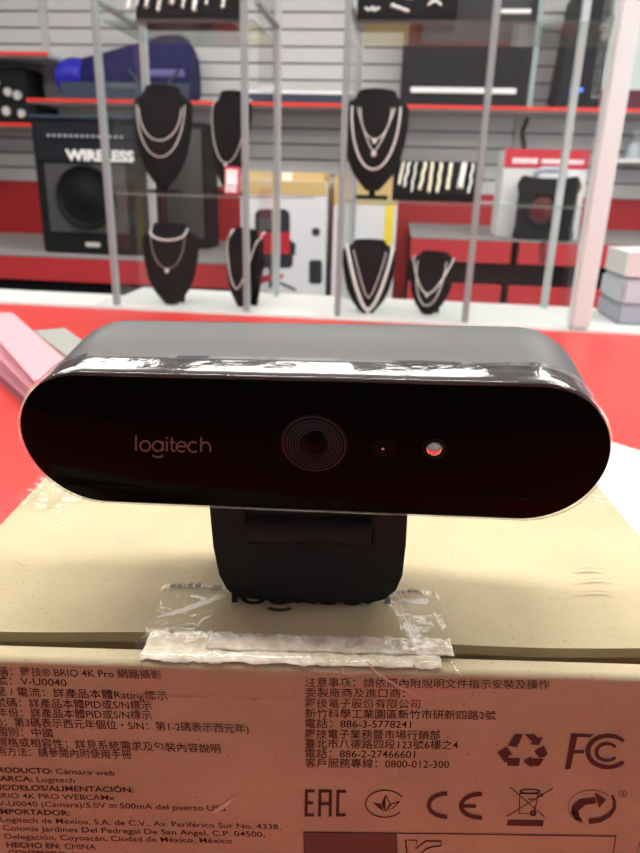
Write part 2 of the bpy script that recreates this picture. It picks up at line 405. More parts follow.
b = MB()
for s, xa, ya, xb, yb_ in (
    ('名稱：羅技® BRIO 4K Pro 網路攝影', -13, 674.6, 162, 678.5), ('號：V-U0040', -4, 684, 67, 686.2),
    ('壓 / 電流：詳產品本體Rating標示', -5, 695, 168, 699.6), ('號碼：詳產品本體PID或S/N標示', -4, 706, 152, 709.3),
    ('年份：詳產品本體PID或S/N標示', -2, 716, 152, 719), (')：第3碼表示西元年個位・S/N：第1-2碼表示西元年)', 0, 725.5, 249, 732.5),
    ('國別：中國', -2, 735, 53, 737), ('規格或相容性：詳見系統需求及包裝內容說明', -3, 745.5, 221, 752.5),
    ('用方法：請參閱內附使用手冊', -3, 755, 132, 758.5)):
    line(b, s, xa, ya, xb, yb_, 10.2, 0.004)
b.build('product_text', MAT['ink'], box)
b = MB()
for s, xa, ya, xb, yb_, bold in (
    ('PRODUCTO:', -7, 772.3, 53, 773.8, .022), ('Cámara web', 56, 773.8, 115, 775.6, 0.004),
    ('MARCA:', -8, 780.8, 33, 781.6, .022), ('Logitech', 37, 781.8, 75, 783, .004),
    ('MODELOS/ALIMENTACIÓN:', -6, 789.8, 134, 792.4, .022), ('BRIO 4K PRO WEBCAMx', -4, 798, 115, 800.3, .004),
    ('V-U0040 (Cámara)/5.0V', -2, 806, 106, 808, .004), ('500mA del puerto USB', 120, 808.3, 226, 811.2, .004),
    ('IMPORTADOR:', -2, 814, 70, 815.6, .022),
    ('Logitech de México, S.A. de C.V., Av. Periférico Sur No. 4338,', 1, 822, 281, 829.5, .004),
    ('Colonia Jardines Del Pedregal De San Angel, C.P. 04500,', 3, 830.4, 265, 837, .004),
    ('Delegación, Coyoacán, Ciudad de México, México', 5, 839, 232, 843.4, .004),
    ('HECHO EN:', 7, 847.4, 61, 848.6, .022), ('CHINA', 65, 848.8, 96, 849.6, .004),
    ('CONTENIDO:', 9, 855.5, 68, 857, .022), ('1 cámara web', 73, 857, 135, 858.6, .004)):
    line(b, s, xa, ya, xb, yb_, 7.6, bold)
ribbon(b, [(109, 805.1), (117, 805.3)], .9, pf)
for q in (109, 112, 115): ribbon(b, [(q, 807.3), (q + 2, 807.4)], .9, pf)
b.build('import_text', MAT['ink'], box)
b = MB()
for s, xa, ya, xb, yb_ in (
    ('注意事項：請依照內附說明文件指示安裝及操作', 305, 686, 549.5, 688.6), ('委製廠商及進口商：', 305, 696.2, 405, 697.2),
    ('羅技電子股份有限公司', 305, 706.6, 420, 707.8), ('新竹科學工業園區新竹市研新四路2號', 305, 717, 496, 719.3),
    ('電話：886-3-5778241', 305, 727, 411, 728), ('羅技電子業務暨市場行銷部', 305, 737.6, 440, 739),
    ('臺北市八德路四段123號6樓之4', 305, 747.4, 458, 748.8), ('電話：886-2-27466601', 305, 757, 415, 758),
    ('客戶服務專線：0800-012-300', 305, 766.6, 449, 768)):
    line(b, s, xa, ya, xb, yb_, 10.2, 0.004)
b.build('contact_text', MAT['ink'], box)
# the marks
c6 = lambda x, y: pf(460 + x / 3.556, 670 + y / 3.556)
c7 = lambda x, y: pf(295 + x / 3.556, 770 + y / 3.556)
c8 = lambda x, y: pf(465 + x / 3.657, 770 + y / 3.657)
b = MB()
for P in ([(170, 270), (195, 229), (224, 229), (203, 275)], [(231, 229), (266, 229), (275, 241), (295, 240), (280, 268), (246, 264), (257, 257)],
          [(264, 290), (298, 268), (312, 298), (300, 311), (281, 312)], [(225, 326), (252, 306), (252, 314), (298, 316), (282, 341), (252, 341), (252, 347)],
          [(160, 314), (213, 313), (211, 341), (171, 341)], [(134, 293), (166, 272), (188, 304), (178, 301), (160, 331), (138, 300)]): poly(b, P, c6)
b.build('recycling_mark', MAT['ink'], box)
b = MB()
poly(b, [(396, 226), (420, 226), (393, 352), (373, 353)], c6); poly(b, [(410, 226), (476, 229), (464, 240), (408, 238)], c6); poly(b, [(404, 285), (444, 285), (440, 297), (401, 297)], c6)
ribbon(b, arc(527, 290, 72, 56, -40, -318, 48), lambda t: 18 - 5 * abs(2 * t - 1), c6); ribbon(b, arc(523, 292, 38, 30, -35, -322, 40), lambda t: 14 - 4 * abs(2 * t - 1), c6)
b.build('fcc_mark', MAT['ink'], box)
b = MB()
for P in (((41, 70), (39, 165)), ((36, 75), (70, 75)), ((36, 117), (64, 117)), ((34, 160), (68, 160)), ((89, 72), (87, 166)), ((126, 72), (125, 166)), ((84, 75), (131, 75)), ((89, 120), (126, 120)),
          ((153, 72), (151, 165)), ((148, 76), (182, 76)), ((146, 160), (180, 160))): ribbon(b, P, 11, c7)
b.build('eac_mark', MAT['ink'], box)
b = MB()
ribbon(b, arc(320, 120, 69, 48, -28, -322, 48), 4.5, c7)
ribbon(b, [(322, 90), (338, 121), (322, 147), (308, 122), (322, 90)], 4, c7)
poly(b, [(322, 92), (322, 146), (309, 122)], c7); poly(b, [(277, 115), (303, 120), (319, 148), (298, 136)], c7); ribbon(b, [(372, 112), (342, 121), (325, 147), (350, 134), (372, 112)], 4, c7)
b.build('leaf_mark', MAT['ink'], box)
b = MB()
ident = lambda x, y: pf(x, y)
ribbon(b, arc(446.8, 805.3, 18, 11.6, -88, -272, 30), 4.2, ident); ribbon(b, arc(481.5, 806, 20.5, 11.8, -88, -272, 30), 4.2, ident); ribbon(b, [(461, 806), (476, 806.3)], 3.4, ident)
b.build('ce_mark', MAT['ink'], box)
b = MB()
ribbon(b, [(165, 62), (291, 172)], 3.5, c8); ribbon(b, [(322, 67), (152, 170)], 3.5, c8)
ribbon(b, [(201, 86), (198, 158), (252, 161), (268, 92)], 4, c8); ribbon(b, arc(238, 78, 36, 7, 0, 360, 24), 5, c8); ribbon(b, [(198, 86), (284, 88), (284, 97), (262, 97)], 4, c8)
ribbon(b, arc(250, 158, 8, 8, 0, 360, 16), 8, c8); ribbon(b, [(230, 106), (258, 107)], 4, c8)
poly(b, [(157, 182), (288, 184), (285, 206), (153, 203)], c8)
b.build('crossed_bin_mark', MAT['ink'], box)
b = MB()
for P in ([(432, 190), (405, 182), (388, 158), (392, 130)], [(392, 130), (420, 106), (440, 128), (415, 150)], [(392, 130), (415, 150), (418, 172), (388, 158)], [(388, 158), (418, 172), (432, 190), (405, 182)],
          [(420, 106), (478, 100), (480, 122), (440, 128)], [(475, 82), (517, 108), (490, 139)]): poly(b, P, c8)
ribbon(b, [(537, 92), (546, 110), (546, 140), (528, 165), (495, 183), (452, 188)], lambda t: 9 + 12 * t, c8)
ribbon(b, arc(462, 136, 85, 62, 110, 320, 40), 2, c8)
ribbon(b, arc(577, 87, 15, 12, 0, 360, 20), 2, c8); line(b, 'R', 465 + 572 / 3.657, 770 + 93 / 3.657, 465 + 583 / 3.657, 770 + 93.5 / 3.657, 4.5)
b.build('arrow_circle_mark', MAT['ink'], box)
b = MB(); b.use(MAT['ink'])
ribbon(b, [(303.5, 832.3), (460, 834), (616.3, 836.4)], 1.1, ident); ribbon(b, [(616, 836.4), (611, 866)], 1.1, ident); ribbon(b, [(303.8, 832), (304.5, 866)], 1.1, ident)
K = [(406, 840), (418, 840.4), (414, 851), (427, 841), (442, 841), (441, 846)]
ribbon(b, [(408, 864), (405.5, 840), (417, 840.3), (415.5, 849), (426, 841), (441, 841.2), (441, 846.4)], 1.5, ident)
ribbon(b, arc(440, 858, 20, 12, -90, -200, 16), 1.5, ident)
b.use(MAT['ink_panel']); poly(b, [(304.3, 833), (397, 833.8), (398, 866), (305, 866)], ident)
b.build('ruled_panel', None, box)
b = MB(); poly(b, [(210.5, 813), (219, 806.5), (233.5, 797.5), (227, 806), (219, 811)], lambda x, y: pf(x, y) + Vector((0, -.0001, 0)))
tag(b.build('torn_nick', MAT['torn'], box), 'pale torn nick in the printed face', None)
# black word printed on the lid, mostly under the clip
def letters(b, place, w):
    """the word logitech drawn with round strokes; x 0..77, baseline y 0, upwards positive"""
    R = lambda pts, c=False: ribbon(b, pts, w, place, c)
    R([(1.2, 0), (1.2, 15.4)])
    R(arc(10.5, 4.9, 5, 5, 0, 360, 32)[:-1], True)
    R(arc(23, 4.9, 5, 5, 0, 360, 32)[:-1], True); R([(28, 10), (28, 0)]); R(arc(23, -3.0, 5.4, 3.0, 195, 345, 16))
    R([(32, 0), (32, 10)]); R([(32, 12.4), (32, 14.4)])
    R([(37, 14), (37, 3), (37.5, 1.0), (39, .6), (40.6, .8)]); R([(34.6, 9.2), (40.5, 9.2)])
    R([(41.8, 5.2), (51.4, 5.2)]); R(arc(46.6, 4.9, 4.9, 4.9, 4, 312, 28))
    R(arc(58.4, 4.9, 5, 5, 48, 312, 26))
    R([(66.2, 0), (66.2, 15.4)]); R([(66.2, 4), (66.6, 7), (68.4, 9.2), (71, 9.8), (73.4, 9.0), (75, 7), (75.4, 4), (75.4, 0)])
b = MB(); letters(b, lambda x, y: pt(232 + x * 2.06, 602.6 - y * 1.15 + x * .02), 2.7)
b.build('lid_print', MAT['ink_black'], lid)
# clear packing tape over the front edge, with torn paper caught in it, tape glare put into its colour
def tape_sheet(name, x0, x1, stations, n=60, seed=0, jag=.0015):
    b = MB(); rows = []
    for j, (D, z, h) in enumerate(stations):
        r = []
        for i in range(n + 1):
            u = i / n; x = x0 + (x1 - x0) * u
            k = noise.noise(Vector((x * 160, D * 90 + z * 120, seed))) * .0009 + noise.noise(Vector((x * 420, D * 300 + z * 300, seed + 3))) * .0005
            e = noise.noise(Vector((u * 22, seed * 3.1, j))) * jag if j in (0, len(stations) - 1) else 0
            q = loc(D - (e if j == 0 or h[1] == 0 else 0), x + (noise.noise(Vector((j * .9, u * 3, seed))) * .0016), z + (e if h[1] else 0))
            q += Vector((0, -h[1], h[0])) * (max(0.15, 1 + k * 900) * .5)
            r.append(b.bm.verts.new(q))
        rows.append(r)
    for a, c in zip(rows, rows[1:]):
        for i in range(n): b.face([a[i], a[i + 1], c[i + 1], c[i]])
    o = b.build(name, MAT['tape'], box, smooth='all')
    s = o.modifiers.new('thickness', 'SOLIDIFY'); s.thickness = .00006; s.offset = 0
    return o
st = [(.122, .0003, (.0009, 0)), (.118, .0003, (.0008, 0)), (.114, .0003, (.0009, 0)), (.110, .0002, (.0010, 0)), (.1065, .0002, (.0013, 0)), (.1045, .0002, (.0014, 0)), (.1025, .0001, (.0014, .0002)),
      (.1000, -.0003, (.0013, .0006)), (.0988, -.0010, (.0005, .0010)), (DF, -.0035, (0, .0007)), (DF, -.0060, (0, .0005)), (DF, -.0080, (0, .0004))]
tag(tape_sheet('packing_tape', -.0325, .0262, st, 80, 4, .0008), 'crumpled clear tape over the front edge', None)
b = MB()
for (xa, xb, D0, D1, sd) in ((-.0315, .0235, .0989, .1066, 1), (-.020, .0262, .1016, .1062, 5)):
    n = 170; G = []; m_ = 8
    for j in range(m_ + 1):
        v = j / m_; row = []
        for i in range(n + 1):
            u = i / n; x = xa + (xb - xa) * u; D = D0 + (D1 - D0) * v
            if j in (0, m_): D += (.35 if j == 0 else 1) * ( .0006 * noise.noise(Vector((x * 900, sd, j))) + .0009 * noise.noise(Vector((x * 250, sd, j + 3))))
            fold = max(0, (DF + .0012 - D) / .0012)
            z = -.0012 * (1 - sqrt(max(0, 1 - min(1, fold) ** 2))) - .0003 + .00045 + (.0003 if sd == 5 else 0)
            z += .00035 * noise.noise(Vector((x * 220, D * 500, sd))) + .00025 * noise.noise(Vector((x * 700, D * 900, sd + 2)))
            row.append(b.bm.verts.new(loc(D - (.0002 if fold > .5 else 0), x, z)))
        G.append(row)
    for j in range(m_):
        for i in range(n): b.face([G[j][i], G[j][i + 1], G[j + 1][i + 1], G[j + 1][i]])
o = b.build('torn_paper_glare', MAT['torn'], box, smooth='all'); s = o.modifiers.new('thickness', 'SOLIDIFY'); s.thickness = .00015
tag(o, 'torn paper layer coloured white with the tape glare', None)
def crease_glare(P, w, fn):
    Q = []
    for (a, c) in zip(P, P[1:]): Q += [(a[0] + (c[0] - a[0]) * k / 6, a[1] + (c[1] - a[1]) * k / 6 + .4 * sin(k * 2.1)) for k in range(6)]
    b = MB(); ribbon(b, Q + [P[-1]], w, fn); b.build('tape_crease_glare', MAT['crease_glare'], box)
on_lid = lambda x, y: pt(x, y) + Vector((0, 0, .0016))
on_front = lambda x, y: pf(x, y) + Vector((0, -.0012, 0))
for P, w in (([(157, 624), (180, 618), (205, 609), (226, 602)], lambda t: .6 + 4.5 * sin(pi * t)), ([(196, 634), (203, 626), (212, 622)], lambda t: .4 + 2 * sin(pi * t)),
             ([(400, 606), (412, 608), (428, 607)], lambda t: 1 + 5 * t), ([(398, 602), (402, 618), (407, 632), (411, 645)], lambda t: .8 + 1.2 * t)): crease_glare(P, w, on_lid)
for P, w in (([(341, 661), (343, 668), (352, 671), (362, 667)], lambda t: 1.2), ([(366, 656), (376, 668), (394, 680), (424, 695)], lambda t: .6 + 1.6 * sin(pi * t)), ([(413, 660), (418, 672), (424, 684)], lambda t: 1.6 - t)): crease_glare(P, w, on_front)
for P in ([(574, 571), (588, 569.5), (604, 571)], [(577, 582), (594, 580), (612, 580.5)], [(577, 594), (596, 592.5), (613, 594)], [(12, 562), (24, 568), (30, 566)]):
    b = MB(); ribbon(b, P, lambda t: .4 + 1.1 * sin(pi * t), lambda x, y: pt(x, y) + Vector((0, 0, .0004))); b.build('scuff_mark', MAT['kraft_in'], lid)
def tape_end(pts, lift, seed):
    b = MB(); n = 24; G = []
    (ax, ay), (bx, by), (cx, cy), (dx, dy) = pts
    for j in range(n + 1):
        v = j / n; r = []
        for i in range(n + 1):
            u = i / n; x = (ax + (bx - ax) * u) * (1 - v) + (dx + (cx - dx) * u) * v; y = (ay + (by - ay) * u) * (1 - v) + (dy + (cy - dy) * u) * v
            q = pt(x, y); q.z += .0003 + lift * (.5 + .5 * sin(v * 17 + u * 2 + seed)) * .5 + .0003 * noise.noise(q * 600)
            r.append(b.bm.verts.new(q))
        G.append(r)
    for j in range(n):
        for i in range(n): b.face([G[j][i], G[j][i + 1], G[j + 1][i + 1], G[j + 1][i]])
    o = b.build('packing_tape', MAT['tape'], box, smooth='all'); s = o.modifiers.new('thickness', 'SOLIDIFY'); s.thickness = .00006; s.offset = 0
    return o
tag(tape_end([(14, 503), (44, 474), (92, 500), (60, 518)], .0016, 1), 'loose rippled tape end at the left back', None)
tag(tape_end([(556, 470), (606, 486), (622, 512), (566, 500)], .0014, 2), 'rippled tape end at the right back', None)

# ------------------------------------------------------------------ webcam
wt, ww, wq = -0.19095866, -0.07829535, -0.02973187
c0 = RZ @ Vector((-0.00259426, 0.10670264, -0.04302845)) + EYE
Mt = Matrix(((1, 0, 0), (0, cos(wt), sin(wt)), (0, -sin(wt), cos(wt)))); Mq = Matrix(((cos(wq), 0, sin(wq)), (0, 1, 0), (-sin(wq), 0, cos(wq))))
WR = Matrix.Rotation(YAW + ww, 3, 'Z') @ Mt @ Mq
WM = Matrix.Translation(c0) @ WR.to_4x4()
base = RZ @ Vector((-.003, .124, 0)); base.z = HC - .0815
web = thing('webcam', 'wide black-fronted webcam with grey rounded shell, clipped upright on the cardboard box', 'webcam', base, YAW + ww)
WI = inv(web); WL = WI @ WM      # body frame to webcam-local
def stadium(r, L, n=28):
    return [(L + r * cos(radians(-90 + 180 * i / n)), r * sin(radians(-90 + 180 * i / n))) for i in range(n + 1)] + [(-L + r * cos(radians(90 + 180 * i / n)), r * sin(radians(90 + 180 * i / n))) for i in range(n + 1)]
LW, RW = .0375, .0135
b = MB(); rings = []
for (y, r) in ((.0066, .0132), (.0070, RW), (.0225, RW), (.0245, .0131), (.0258, .0122), (.0265, .0108)):
    rings.append([WL @ Vector((x, y, z)) for x, z in stadium(r, LW)])
b.loft(rings); b.build('shell', MAT['body'], web, smooth=True)
b = MB(); rings = []
for (y, r) in ((.0010, .0132), (.0004, .0135), (.0001, .0135), (0, .0133)):
    rings.append([WL @ Vector((x, y, z)) for x, z in stadium(r, LW)])
b.loft(rings); face = b.build('front_glass', MAT['gloss'], web, smooth=True)
FN = (WR @ Vector((0, -1, 0)))
b = MB(); rings = []
for (y, r) in ((.0071, .0131), (.0066, .01352), (.0012, .01352), (.0005, .0134), (.0004, .0130)):
    rings.append([WL @ Vector((x, y, z)) for x, z in stadium(r, LW)])
b.loft(rings); tag(b.build('front_bezel', MAT['bezel_gloss'], web, smooth=True), 'glossy black bezel band', None)
WMI = WM.inverted()
def fl(x, y, lift=.0001):
    p = WMI @ on_plane(x, y, c0, FN); return WL @ Vector((p.x, -lift, p.z))
def fc(x, y): p = WMI @ on_plane(x, y, c0, FN); return p.x, p.z
b = MB(); letters(b, lambda x, y: fl(135 + x, 450.3 - y + x * .022), 1.9)
tag(b.build('brand_print', MAT['logo'], face), 'small grey lettering', None)
lx, lz = fc(314, 444)
def disc(b, cx, cz, r0, r1, y0, y1, n=48):
    """ring from radius r0 to r1 in the face, y0 at the inner edge and y1 at the outer"""
    A = [b.bm.verts.new(WL @ Vector((cx + r0 * cos(2 * pi * k / n), y0, cz + r0 * sin(2 * pi * k / n)))) for k in range(n)] if r0 else None
    Bv = [b.bm.verts.new(WL @ Vector((cx + r1 * cos(2 * pi * k / n), y1, cz + r1 * sin(2 * pi * k / n)))) for k in range(n)]
    if A:
        for k in range(n): b.face([A[k], A[(k + 1) % n], Bv[(k + 1) % n], Bv[k]])
    else: b.face(Bv)
b = MB(); disc(b, lx, lz, .0024, .0059, -.00025, -.00005); disc(b, lx, lz, 0, .0025, 0, -.00028)
lens = b.build('lens', MAT['lens_dark'], web)
b = MB()
for r in (.0026, .0031, .0036, .0041, .0046, .0053): disc(b, lx, lz, r, r + .00022, -.00045 + (r - .0026) * .1, -.00032 + (r - .0026) * .08)
b.build('lens_ring', MAT['lens_ring'], lens)
b = MB(); gx, gz = fc(315, 441); rings = []
for i in range(7):
    a = radians(88 - i * 14); rings.append([WL @ Vector((gx + .0022 * sin(radians(90) - a + .02) * cos(2 * pi * k / 24), -.0003 - .0006 * (sin(a)), gz + .0022 * sin(radians(90) - a + .02) * sin(2 * pi * k / 24))) for k in range(24)])
b.loft(rings); b.build('lens_glass', MAT['lens_glass'], lens, smooth=True)
b = MB(); sx, sz = fc(383, 448); disc(b, sx, sz, .0006, .0019, -.0002, -.00008); disc(b, sx, sz, 0, .0006, 0, -.0002)
sen = b.build('infrared_sensor', MAT['slot'], web)
b = MB(); b.ball(WL @ Vector((sx, -.0002, sz)), .00032, 8); b.build('sensor_bead', MAT['chrome'], sen, smooth='all')
ex, ez = fc(434, 448.5); b = MB(); disc(b, ex, ez, .0015, .0021, -.0003, -.00008); em = b.build('infrared_lamp', MAT['lens_dark'], web)
b = MB(); b.ball(WL @ Vector((ex, .0002, ez)), .0015, 20, (1, .6, 1)); b.build('reflector', MAT['chrome'], em, smooth='all')
for (px, py) in ((118, 487), (505, 497)):
    b = MB(); cx, cz = fc(px, py); rings = []
    for y, g in ((-.00005, 0), (-.0002, .0001), (-.0002, .0002)):
        rings.append([WL @ Vector((cx + x, y, cz + z)) for x, z in stadium(.00045 - g, .0034, 8)])
    b.loft(rings); b.build('microphone_slot', MAT['slot'], face)
# clear protective film wrapped round the rim
b = MB(); rows = []
per = []
NS = 60
for i in range(NS): per.append((-LW + 2 * LW * i / NS, RW, 0, 1))
for i in range(40): a = radians(90 - 180 * i / 40); per.append((LW + RW * cos(a), RW * sin(a), cos(a), sin(a)))
for i in range(NS): per.append((LW - 2 * LW * i / NS, -RW, 0, -1))
for i in range(40): a = radians(-90 - 180 * i / 40); per.append((-LW + RW * cos(a), RW * sin(a), cos(a), sin(a)))
for (y, off) in ((-.0002, -.0004), (-.0003, .0001), (.0004, .00025), (.0020, .00027), (.0038, .00027), (.0056, .00024), (.0074, .00022)):
    r = []
    for (x, z, nx, nz) in per:
        end = min(1, abs(nx) * 1.6) if nx else 0
        k = noise.noise(Vector((x * 60, z * 60, y * 60))) * (.00005 + .00022 * end) + noise.noise(Vector((x * 240, z * 240, y * 300 + 9))) * (.00003 + .0001 * end)
        e = noise.noise(Vector((x * 120, z * 120, 5))) * .0007 if y > .007 else 0
        g = off + k + .00022 * end
        r.append(b.bm.verts.new(WL @ Vector((x + nx * g, y + e, z + nz * g))))
    rows.append(r)
n = len(per)
for a, c in zip(rows, rows[1:]):
    for i in range(n): b.face([a[i], a[(i + 1) % n], c[(i + 1) % n], c[i]])
o = b.build('protective_film', MAT['film'], web, smooth='all'); s = o.modifiers.new('thickness', 'SOLIDIFY'); s.thickness = .00005; s.offset = 0
tag(o, 'clear wrinkled film round the rim', None)
# hinged clip
CY = WI @ (RZ @ Vector((0, .119, 0)) + EYE); CN = Matrix.Rotation(YAW + ww, 3, 'Z') @ Vector((0, -1, 0)); CP = RZ @ Vector((0, .1168, 0)) + EYE
def cp(x, y, d): return WI @ (on_plane(x, y, CP, CN) - CN * d)
out = [(209, 505), (246, 505), (246, 538), (249, 541), (369, 544), (372, 541), (372, 505), (408, 505), (406, 545), (402.5, 576), (396, 591), (385, 600), (371, 603.5), (300, 603.5), (258, 602.5), (240, 600), (227, 591), (219, 576), (213, 548)]
b = MB(); b.prism(out, lambda x, y: cp(x, y, 0), lambda x, y: cp(x, y, .0045)); clip = b.build('clip_plate', MAT['clip'], web, bevel=.0003)
p0, p1 = cp(247, 528, .0008), cp(371, 531, .0008)
b = MB(); b.tube([p0, p0.lerp(p1, .5), p1], .0034, 24); hb = b.build('hinge_barrel', MAT['clip'], web, smooth=True)
q0, q1 = cp(300, 512, .006), cp(318, 512, .006)
b = MB(); b.span((-.016, .0005, .0075), (.016, .0125, .0115)); b.span((-.015, .004, .0115), (.015, .0120, .0175)); b.build('clip_neck', MAT['clip'], web, bevel=.001)
b = MB(); b.span((-.017, .0085, .0006), (.017, .0125, .0090)); b.span((-.017, .0100, .0004), (.017, .034, .0034)); b.build('clip_foot', MAT['clip'], web, bevel=.001)

# ------------------------------------------------------------------ papers on the counter
ang = atan2(-.32, .28)
for i, (h0, h1, dx, dy, da, w, m, lab) in enumerate((
    (0, .012, -.006, -.010, .05, .057, 'pink_shaded', 'pink booklet, colour darkened for shadow, at the bottom of the stack beside the webcam'),
    (.012, .022, .000, -.004, .02, .054, 'pink', 'pink booklet in the middle of the stack beside the webcam'),
    (.022, .034, .004, .004, -.02, .050, 'pink2', 'pale pink booklet on top of the stack beside the webcam'))):
    c = Vector((-.475 + dx, .785 + dy, ZC)); t = thing('booklet', lab, 'booklet', c, ang + da, 'pink booklets in a stack')
    MB().span((-.20, -w / 2, h0 + .0002), (.20, w / 2, h0 + .0022)).build('cover', MAT[m], t, bevel=.0005)
    MB().span((-.197, -w / 2 + .002, h0 + .0022), (.20, w / 2 - .001, h1 - .002)).build('page_block', MAT['pink2' if i else 'pink_shaded'], t)
    MB().span((-.20, -w / 2, h1 - .002), (.20, w / 2, h1)).build('cover', MAT[m], t, bevel=.0005)
p = [at_z(x, y, ZC) for x, y in ((18, 312), (66, 342), (120, 385), (60, 385))]
b = MB(); b.prism([(q.x, q.y) for q in p], lambda x, y: Vector((x, y, ZC + .0004)), lambda x, y: Vector((x, y, ZC + .003)))
E2 = Vector((.72, -.69, 0)); N2 = Vector((.69, .72, 0))
u = [Vector((0, 0, 0)) + N2 * n_ + E2 * s_ for n_, s_ in ((.615, -.40), (.615, -.10), (.449, -.10), (.449, -.40))]
b2 = MB(); b2.prism([(q.x, q.y) for q in u], lambda x, y: Vector((x, y, ZC + .0004)), lambda x, y: Vector((x, y, ZC + .0016)))
tag(b2.build('paper_sheet', MAT['paper']), 'white paper lying on the counter behind the right of the box', 'paper')
b.bm.free()
ct = Vector((-.408, .835, ZC)); card = thing('card', 'grey green card lying right of the pink booklets', 'card', ct, ang)
MB().span((-.20, -.022, .0004), (.16, .024, .004)).build('card_sheet', MAT['sage'], card)

# ------------------------------------------------------------------ glass display cases
ZT = HC + .75
def case(name, label, xs_front, xs_rear, thick_right, pw):
    xa = min(xs_front[0], xs_rear[0]); xb = max(xs_front[-1], xs_rear[-1]); xm = (xa + xb) / 2
    YFc, YRc = 1.22, 1.42
    t = thing(name, label, 'display case', (xm, YFc, ZL)); I = inv(t)
    H = ZT - ZL
    for k, x in enumerate(xs_front):
        w = pw * .8
        if thick_right and k == len(xs_front) - 1: continue
        MB().span((x - xm - w / 2, -.007, 0), (x - xm + w / 2, .007, H)).build('post', MAT['alu'], t, bevel=.001)
    for x in xs_rear:
        MB().span((x - xm - .0065, .193, 0), (x - xm + .0065, .207, H)).build('post', MAT['pale_alu'], t, bevel=.001)
    for zs in (-.024, .250, .60):
        o = MB().span((xa - xm + .008, .010, zs + HC - ZL - .005), (xb - xm - .006, .190, zs + HC - ZL)).build('glass_shelf', MAT['glass_edge'], t)
    for (a, c) in zip(xs_front, xs_front[1:]):
        MB().span((a - xm + pw / 2, -.002, .004), (c - xm - (.028 if thick_right and c == xs_front[-1] else pw / 2), .002, H - .004)).build('glass_pane', MAT['glass'], t)
    MB().span((xs_rear[0] - xm + .008, .198, .004), (xs_rear[-1] - xm - .008, .202, H - .004)).build('glass_pane', MAT['glass'], t)
    for xx in (xa, xb):
        MB().span((xx - xm - .002, .028 if thick_right and xx == xb else .009, .004), (xx - xm + .002, .191, H - .004)).build('glass_pane', MAT['glass'], t)
    # aluminium cross braces beside the shelves
    for zz in (.272,):
        for xx in (xa, xb): MB().span((xx - xm - .005, .0265 if thick_right and xx == xb else .0075, zz + HC - ZL), (xx - xm + .005, .1925, zz + HC - ZL + .006)).build('cross_brace', MAT['alu'], t)
    MB().span((xa - xm - .01, -.008, H), (xb - xm + (-.028 if thick_right else .01), .208, H + .03)).build('top_frame', MAT['alu'], t)
    return t
case('display_case', 'narrow glass jewellery case at the left, holding busts with plain silver chains', [-.524, -.272], [-.516, -.252], False, .013)
case('display_case', 'wider glass jewellery case right of centre with a white corner post', [-.102, .1295, .338], [-.095, .308], True, .013)
b = MB(); b.span((.310, 1.200, ZL), (.344, 1.2290, CEIL)).build('white_post', MAT['cream'], bevel=.004)
tag(bpy.data.objects['white_post'], 'thick white post at the right corner of the wider glass case', 'post')

# ------------------------------------------------------------------ necklace busts and their chains
PROF = [(0, .20, .10), (.06, .36, .16), (.16, .60, .24), (.32, .82, .32), (.5, .93, .36), (.68, 1.0, .36), (.82, 1.0, .34), (.87, .90, .32), (.91, .72, .31), (.95, .62, .30), (1.0, .58, .29)]
def wd(t):
    for (a, c) in zip(PROF, PROF[1:]):
        if t <= c[0]:
            k = (t - a[0]) / (c[0] - a[0]); return a[1] + (c[1] - a[1]) * k, a[2] + (c[2] - a[2]) * k
    return PROF[-1][1], PROF[-1][2]
def bust(label, x, y, z, w, h, rz, lean=.25, stand=0.0, tilt=0.0):
    t = thing('necklace_bust', label, 'display bust', (x, y, z), rz, 'black necklace busts in the glass cases')
    hw = w / 2
    def front(px, pz):
        tt = min(1, max(0, (pz - stand) / (h - stand))); a, d = wd(tt)
        q = max(0, 1 - (px / (a * hw)) ** 2)
        return -d * hw * 1.2 * sqrt(q) + lean * (pz - stand) * .6 - .15 * hw
    b = MB(); rings = []
    for i in range(25):
        tt = i / 24; a, d = wd(tt); pz = stand + tt * (h - stand); r = []
        for k in range(28):
            an = 2 * pi * k / 28; px = a * hw * cos(an); s_ = sin(an)
            py = (-d * hw * 1.2 * max(0, -s_) if s_ < 0 else d * hw * .25 * s_) + lean * (pz - stand) * .6 - .15 * hw
            zz = pz + (0 if tt < .86 else (tt - .86) / .14 * py * -.5 * .5)
            r.append(Vector((px, py, zz)))
        rings.append(r)
    b.loft(rings); b.build('bust_body', MAT['velvet'], t, smooth=True)
    b = MB()
    if stand > 0:
        b.span((-hw * .5, -.02, 0), (hw * .5, .02, stand * .45)); b.span((-.006, -.004, stand * .45), (.006, .006, stand + h * .12)); b.build('stand', MAT['velvet'], t, bevel=.001)
    else:
        Rm = Matrix.Rotation(-.25, 3, 'X'); b.box((0, .030, h * .3), (hw * .7, .004, h * .62), Rm); b.build('easel_leg', MAT['velvet'], t)
    t['_'] = 0; del t['_']
    return t, front, hw
